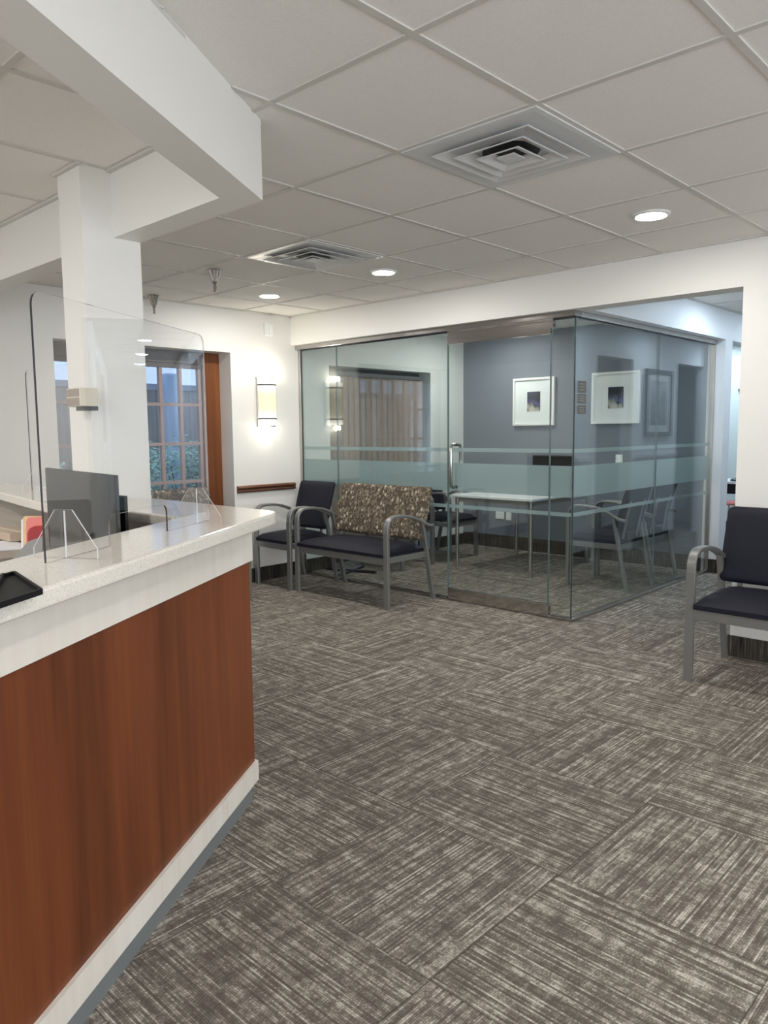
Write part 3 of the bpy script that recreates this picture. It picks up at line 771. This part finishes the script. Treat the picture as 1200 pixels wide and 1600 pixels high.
def make_chair(name, wdt, back_mat, label, cat, group=None):
    """origin: floor, middle of the two front legs; faces -Y. wdt = distance between leg centres"""
    e = empty(name, (0, 0, 0), label, cat, group); hw_ = wdt/2
    for sx in (-1, 1):
        xc = sx*hw_
        MB().bar([(0, 0), (0, .30), (0, .585)], .0235, .014, xc).build('leg', m_steel, e, smooth=True)
        ap = [(0, .585), (.002, .61)] + arc((.085, .615), .083, 180, 97, 7)[1:] + [(.13, .699), (.20, .696), (.28, .682), (.36, .655), (.43, .622), (.48, .602), (.53, .596)]
        MB().bar(ap, .0235, .011, xc).build('armrest', m_steel, e, smooth=True)
        MB().bar([(.40, .640), (.425, .56), (.46, .40), (.50, .20), (.545, 0)], .018, .013, xc).build('leg', m_steel, e, smooth=True)
    m = MB(); m.box(-hw_+.02, hw_-.02, -.010, .014, .340, .396, .003); m.box(-hw_+.02, hw_-.02, .44, .462, .345, .392, .003)
    m.box(-hw_+.0, -hw_+.02, .01, .46, .350, .392); m.box(hw_-.02, hw_-.0, .01, .46, .350, .392)
    m.build('seat_frame', m_steel, e)
    m = MB(); cushion(m, -hw_+.026, hw_-.026, -.028, .47, .396, .452, .028, nx=int(14*max(1, wdt/.5)))
    m.build('seat', m_navy, e, smooth=True)
    # backrest: leaning padded panel
    tilt = .115
    m = MB(); nx = int(12*max(1, wdt/.5)); nz = 20; hb_ = hw_+.004
    z0, z1 = .482, .897
    def bp(i, k, frontside):
        u = -1+2*i/nx; v = -1+2*k/nz
        v = math.copysign(1-(1-abs(v))**1.6, v); e_ = max(abs(u)**(1 if wdt < .8 else 2), abs(v)); rr = max(0, (e_-.86)/.14)**2
        kv = (v+1)/2; z = z0+(z1-z0)*kv; y = .425+tilt*kv**1.15; th = .028*(1-rr*.65)
        if abs(v) > .86: pass
        v0 = 1-.03/.2075; cx_ = 1-(.03/hb_)*(1-math.sqrt(max(0, 1-(max(0, (abs(v)-v0)/(1-v0)))**2)))
        return (u*hb_*cx_, y+(-th if frontside else th*.6) - (.006*(1-u*u) if frontside else 0), z)
    Fv = [[m.b.verts.new(bp(i, k, True)) for k in range(nz+1)] for i in range(nx+1)]; Bv = [[m.b.verts.new(bp(i, k, False)) for k in range(nz+1)] for i in range(nx+1)]
    for i in range(nx):
        for k in range(nz): m._f([Fv[i][k], Fv[i+1][k], Fv[i+1][k+1], Fv[i][k+1]]); m._f([Bv[i][k], Bv[i][k+1], Bv[i+1][k+1], Bv[i+1][k]])
    for i in range(nx): m._f([Fv[i][0], Bv[i][0], Bv[i+1][0], Fv[i+1][0]]); m._f([Fv[i][nz], Fv[i+1][nz], Bv[i+1][nz], Bv[i][nz]])
    for k in range(nz): m._f([Fv[0][k], Fv[0][k+1], Bv[0][k+1], Bv[0][k]]); m._f([Fv[nx][k], Bv[nx][k], Bv[nx][k+1], Fv[nx][k+1]])
    m.build('backrest', back_mat, e, smooth=True)
    for sx in (-1, 1): MB().bar([(.452, .37), (.452, .46), (.470, .56), (.51, .75)], .015, .006, sx*(hw_-.10)).build('back_bracket', m_steel, e)
    return e
GRP = 'navy waiting room armchairs'
ch0 = make_chair('guest_chair', .455, m_navy, 'navy vinyl armchair with grey metal frame beside the patterned loveseat', 'chair', GRP)
ch0.location = (-5.215, 4.085, 0)
copy_thing(ch0, (-1.325, 3.99, 0), 0, 'navy armchair against the white wall, cut off by the right edge of the photo')
copy_thing(ch0, (-3.33, 6.05, 0), -PI/2, 'navy armchair inside the meeting room with its back to the side glass, nearest the corner')
copy_thing(ch0, (-3.33, 6.58, 0), -PI/2, 'navy armchair inside the meeting room against the side glass, farther from the corner')
copy_thing(ch0, (-4.88, 5.62, 0), PI/2, 'navy armchair inside the meeting room at the left end of the white table')
copy_thing(ch0, (-4.88, 6.35, 0), PI/2, 'navy armchair left of the white table inside the meeting room, nearer the blue wall')
ls = make_chair('loveseat', 1.03, m_pattern, 'loveseat with beige leaf-patterned back and navy seat against the glass wall', 'loveseat', 'patterned back loveseats')
ls.location = (-4.385, 4.10, 0)
l2 = copy_thing(ls, (XL+.62, 3.08, 0), PI/2, 'loveseat with patterned back in front of the french door, behind the counter')

# ------------------------------------------------------------------ meeting room table
tb = empty('meeting_table', (-4.17, 6.40, 0), 'small white-topped table with slim metal legs inside the glass room', 'table')
m = MB().box(-.46, .46, -.56, .56, .700, .724, .004).build('tabletop', m_tabletop, tb)
b = MB(); b.box(-.42, .42, -.52, -.50, .655, .70); b.box(-.42, .42, .50, .52, .655, .70); b.box(-.43, -.41, -.5, .5, .655, .70); b.box(.41, .43, -.5, .5, .655, .70)
b.build('apron', m_steel, tb)
for sx in (-1, 1):
    for sy in (-1, 1): MB().tube([(sx*.42, sy*.52, 0), (sx*.42, sy*.52, .70)], .019, 14).build('leg', m_alu, tb, smooth=True)
# floor caster base seen beyond loveseat
fb = empty('floor_stand_base', (-5.22, 5.03, 0), 'flat black stand foot on the carpet behind the glass, under the loveseat', 'stand')
MB().lathe([(.001, .03), (.04, .03), (.05, .012), (.05, 0), (.001, 0)], 16).build('hub', m_black, fb)
for k in range(4):
    a_ = .35+k*PI/2; ca, sa = math.cos(a_), math.sin(a_)
    MB().prism([(ca*.04-sa*.025, sa*.04+ca*.025, 0), (ca*.04+sa*.025, sa*.04-ca*.025, 0), (ca*.26+sa*.02, sa*.26-ca*.02, 0), (ca*.26-sa*.02, sa*.26+ca*.02, 0)], (0, 0, .022)).build('foot', m_black, fb)
# wall monitor, outlets, switch
o = empty('wall_monitor', (-4.305, YB-.002, .97), 'black wall monitor on the slate blue wall above the white table', 'monitor')
MB().box(-.245, .245, -.04, 0, -.15, .10, .004).build('casing', m_black, o); MB().box(-.235, .235, -.0415, -.04, -.14, .09).build('screen', m_screen, o)
def outlet(x, z, wd, label, kind):
    e = empty('outlet_plate' if kind == 'o' else 'light_switch', (x, YB-.001, z), label, 'outlet' if kind == 'o' else 'switch')
    MB().box(-wd/2, wd/2, -.006, 0, -.058, .058, .002).build('cover_plate', m_white_plastic, e)
    n = 2 if wd > .1 else 1
    for k in range(n):
        xx = (k-(n-1)/2)*.05
        if kind == 'o':
            for zz in (-.022, .022): MB().box(xx-.016, xx+.016, -.008, -.006, zz-.014, zz+.014, .001).build('socket', m_mount, e)
        else: MB().box(xx-.016, xx+.016, -.010, -.006, -.033, .033, .001).build('rocker', m_mount, e)
outlet(-5.0, .39, .115, 'double white outlet plate on the blue wall under the table', 'o')
outlet(-4.88, .385, .07, 'single white outlet plate on the blue wall, right of the double one', 'o')
outlet(-3.56, 1.03, .075, 'white light switch on the blue wall below the right print', 'w')
# framed prints
def framed(loc, rz, wd, hh, fw_, aw, ah, frame_m, art_m, label, group=None, az=0.0):
    e = empty('framed_print', loc, label, 'picture', group, rz)
    m = MB()
    for q in ((-wd/2, wd/2, -.03, 0, -hh/2, -hh/2+fw_), (-wd/2, wd/2, -.03, 0, hh/2-fw_, hh/2), (-wd/2, -wd/2+fw_, -.03, 0, -hh/2+fw_, hh/2-fw_), (wd/2-fw_, wd/2, -.03, 0, -hh/2+fw_, hh/2-fw_)): m.box(*q, .002)
    m.build('frame', frame_m, e)
    MB().box(-wd/2+fw_, wd/2-fw_, -.012, -.004, -hh/2+fw_, hh/2-fw_).build('mat_board', m_mount, e)
    MB().box(-aw/2, aw/2, -.0135, -.0125, -ah/2+az, ah/2+az).build('print', art_m, e)
    MB().box(-wd/2+fw_, wd/2-fw_, -.020, -.018, -hh/2+fw_, hh/2-fw_).build('glazing', m_window, e)
    return e
framed((-4.56, YB-.002, 1.648), 0, .52, .515, .024, .165, .215, m_white, m_art, 'white-framed blue petal print on the slate wall, seen through the glass door', 'white-framed petal prints')
framed((-3.605, YB-.002, 1.655), 0, .52, .515, .024, .165, .215, m_white, m_art, 'white-framed blue petal print on the slate wall, seen through the side glass', 'white-framed petal prints')
framed((XR-.002, 8.53, 1.63), -PI/2, .70, .75, .05, .44, .50, m_frame_grey, m_art2, 'grey-framed portrait print on the corridor wall, seen mirrored in the side glass')

# ------------------------------------------------------------------ fixtures on walls
sc_ = empty('wall_sconce', (XL, 4.285, 1.615), 'lit half-round wall sconce with opal glass and metal bands', 'wall lamp')
hz = .205; seg = 16
MB().box(0, .018, -.098, .098, -.222, .222, .003).build('back_plate', m_alu, sc_)
m = MB(); prof = [(.018+.085*math.cos(a), .088*math.sin(a)) for a in [(-PI/2+PI*k/seg) for k in range(seg+1)]]
m.prism([(x, y, -hz) for x, y in prof], (0, 0, 2*hz)); m.build('glass_shade', m_sconce, sc_, smooth=True)
for z in (-.150, .150):
    pr = [(.018+.089*math.cos(a), .093*math.sin(a), z-.008) for a in [(-PI/2+PI*k/seg) for k in range(seg+1)]]
    MB().prism(pr, (0, 0, .016)).build('band', m_frame_grey, sc_)
for z_, e_ in ((.235, .42), (-.235, .16)):
    ld = bpy.data.lights.new('sconce_bulb', 'POINT'); ld.energy = e_; ld.color = (1, .93, .74); ld.shadow_soft_size = .03
    lo = bpy.data.objects.new('sconce_bulb', ld); C.objects.link(lo); lo.parent = sc_; lo.location = (.065, 0, z_)
st = empty('fire_strobe', (XL, 4.33, 2.255), 'small white fire alarm strobe on the wall near the ceiling corner', 'alarm')
MB().box(0, .03, -.045, .045, -.055, .055, .004).build('housing', m_white_plastic, st); MB().box(.03, .045, -.005, .03, -.035, .035, .004).build('lens', m_mount, st)

# ------------------------------------------------------------------ ceiling fixtures
def downlight(x, y, label, cool=False):
    e = empty('downlight', (x, y, CEIL+.008), label, 'ceiling light', 'cool round downlights past the header' if cool else 'round recessed downlights')
    m = MB(); m.lathe([(.092, 0), (.092, -.006), (.078, -.012), (.070, -.010), (.070, -.002), (.072, 0)], 32); m.build('trim_ring', m_white, e, smooth=True)
    m = MB(); m.lathe([(.070, -.004), (.069, -.011), (.050, -.014), (.001, -.016)], 32); m.build('lens', m_cool if cool else m_lamp, e, smooth=True)
downlight(-1.722, 3.765, 'lit round downlight nearest the right edge of the photo')
downlight(-3.58, 3.79, 'lit round downlight right of the farther square vent')
downlight(-4.80, 3.79, 'lit round downlight near the wall sconce')
for (x, y) in [(1.7, 3.76), (.2, 1.3), (1.7, 1.3), (.2, -.9), (1.7, -.9), (-.1, -2.4)]:
    downlight(x, y, 'lit round downlight over the waiting room behind the camera')
for (x, y) in [(-3.7, 5.5), (-4.75, 6.6)]:
    downlight(x, y, 'lit round downlight inside the glass meeting room')
for (x, y) in [(-2.7, .0), (-4.4, .2), (-2.7, -1.9), (-4.4, -1.9), (-1.4, -1.6)]:
    downlight(x, y, 'lit round downlight over the reception enclosure')

def vent(x, y, label, group):
    e = empty('ceiling_vent', (x, y, CEIL), label, 'vent', group)
    s = .2975
    m = MB(); m.mi = 0
    # outer pan: bevelled recess rising into a neck
    def ring(a, za, b_, zb_):
        A_ = [m.b.verts.new((sx*a, sy*a, za)) for sx, sy in ((-1,-1),(1,-1),(1,1),(-1,1))]; B_ = [m.b.verts.new((sx*b_, sy*b_, zb_)) for sx, sy in ((-1,-1),(1,-1),(1,1),(-1,1))]
        for i in range(4): m._f([A_[i], A_[(i+1) % 4], B_[(i+1) % 4], B_[i]])
    ring(s, -.002, s-.018, -.004); ring(s-.018, -.004, .17, .005+0)
    ring(s, -.002, s, .006)
    m.build('outer_frame', m_vent, e)
    MB().box(-.175, .175, -.175, .175, .0055, .0070).build('neck', m_vent, e)
    MB().lathe([(.11, .0048), (.11, .0054)], 32).build('duct_opening', m_duct, e)  # flat black disc on the neck, painting in the shade of an open duct
    for k, (a, z) in enumerate([(.215, -.012), (.155, -.018), (.095, -.022)]):
        m = MB(); w_ = .050
        def ring2(a, za, b_, zb_):
            A_ = [m.b.verts.new((sx*a, sy*a, za)) for sx, sy in ((-1,-1),(1,-1),(1,1),(-1,1))]; B_ = [m.b.verts.new((sx*b_, sy*b_, zb_)) for sx, sy in ((-1,-1),(1,-1),(1,1),(-1,1))]
            for i in range(4): m._f([A_[i], A_[(i+1) % 4], B_[(i+1) % 4], B_[i]])
        ring2(a, z, a-w_, z+.020); ring2(a, z-.003, a-.004, z-.004); ring2(a, z-.003, a, z); ring2(a-.004, z-.004, a-w_, z+.017)
        m.build('louvre', m_vent, e)
    MB().prism([(-.038, -.038, -.022), (.038, -.038, -.022), (.038, .038, -.022), (-.038, .038, -.022)], (0, 0, .006)).build('centre_plate', m_vent, e)
    return e
vent(-1.724, 2.54, 'large square ceiling diffuser in the foreground', 'square ceiling diffusers')
vent(-3.555, 3.15, 'square ceiling diffuser farther away, near the sprinkler', 'square ceiling diffusers')
def sprinkler(x, y, label):
    e = empty('sprinkler', (x, y, CEIL), label, 'sprinkler', 'chrome pendant sprinklers')
    MB().lathe([(.044, 0), (.042, -.005), (.026, -.060), (.024, -.068), (.010, -.070)], 20).build('escutcheon', m_chrome, e, smooth=True)
    MB().lathe([(.016, -.066), (.016, -.080), (.010, -.084), (.010, -.096)], 14).build('body', m_chrome, e, smooth=True)
    m = MB(); m.tube([(-.009, 0, -.093), (-.015, 0, -.108), (-.004, 0, -.128)], .003, 6); m.tube([(.009, 0, -.093), (.015, 0, -.108), (.004, 0, -.128)], .003, 6); m.tube([(0, 0, -.095), (0, 0, -.128)], .0035, 6); m.build('yoke', m_chrome, e)
    MB().lathe([(.004, -.126), (.016, -.130), (.016, -.132), (.004, -.134)], 14).build('deflector', m_chrome, e)
sprinkler(-4.298, 2.946, 'chrome pendant sprinkler on the ceiling left of the farther diffuser')
sprinkler(-5.40, 3.14, 'chrome pendant sprinkler on the ceiling beside the white column')

# cooler downlights of the corridor and the mint room
for y in (6.5, 8.1, 9.7, 11.2): downlight(-2.05, y, 'lit cool-white round downlight in the corridor beside the glass room', True)
for q in ((-3.3, 8.6), (-4.6, 9.0), (-3.6, 9.8)): downlight(*q, 'lit cool-white round downlight in the mint green room', True)

# mint room furniture
ds = empty('wall_desk', (-3.1, 9.15, 0), 'white desk with a dark drawer in the mint green room', 'desk')
MB().box(-.7, .45, -.25, .35, .715, .74, .003).build('desktop', m_tabletop, ds)
MB().box(-.30, .2, -.22, .3, .60, .714, .002).build('drawer', m_black, ds)
MB().box(-.69, -.66, -.22, .33, 0, .715).build('side_panel', m_mint, ds); MB().box(.41, .44, -.22, .33, 0, .715).build('side_panel', m_mint, ds)
o = MB().lathe([(.05, 0), (.055, .015), (.03, .035), (.001, .04)], 16, (0, 0, 0)).build('desk_device', m_black, smooth=True); o.location = (-3.04, 9.0, .7405); tag(o, 'small black device on the white desk in the mint room', 'device')
o = empty('tilted_monitor', (-2.93, 9.0, 1.35), 'black tilted wall screen showing at the edge of the mint room', 'monitor')
m = MB(); m.prism([(-.12, 0, .425), (.12, 0, .43), (.12, 0, .10), (-.055, 0, .165)], (0, .03, 0)); m.build('casing', m_black, o)
MB().box(-.01, .05, .03, .10, -.605, .2).build('stand', m_black, o)
st_ = empty('red_stool', (-2.98, 8.75, 0), 'red-topped stool partly hidden behind the wall at right', 'stool')
MB().lathe([(.001, .50), (.13, .50), (.14, .515), (.13, .53), (.001, .532)], 20).build('seat', m_pink, st_, smooth=True)
for a in range(4): MB().tube([(.09*math.cos(a*PI/2), .09*math.sin(a*PI/2), .5), (.14*math.cos(a*PI/2), .14*math.sin(a*PI/2), 0)], .01, 8).build('leg', m_steel, st_)
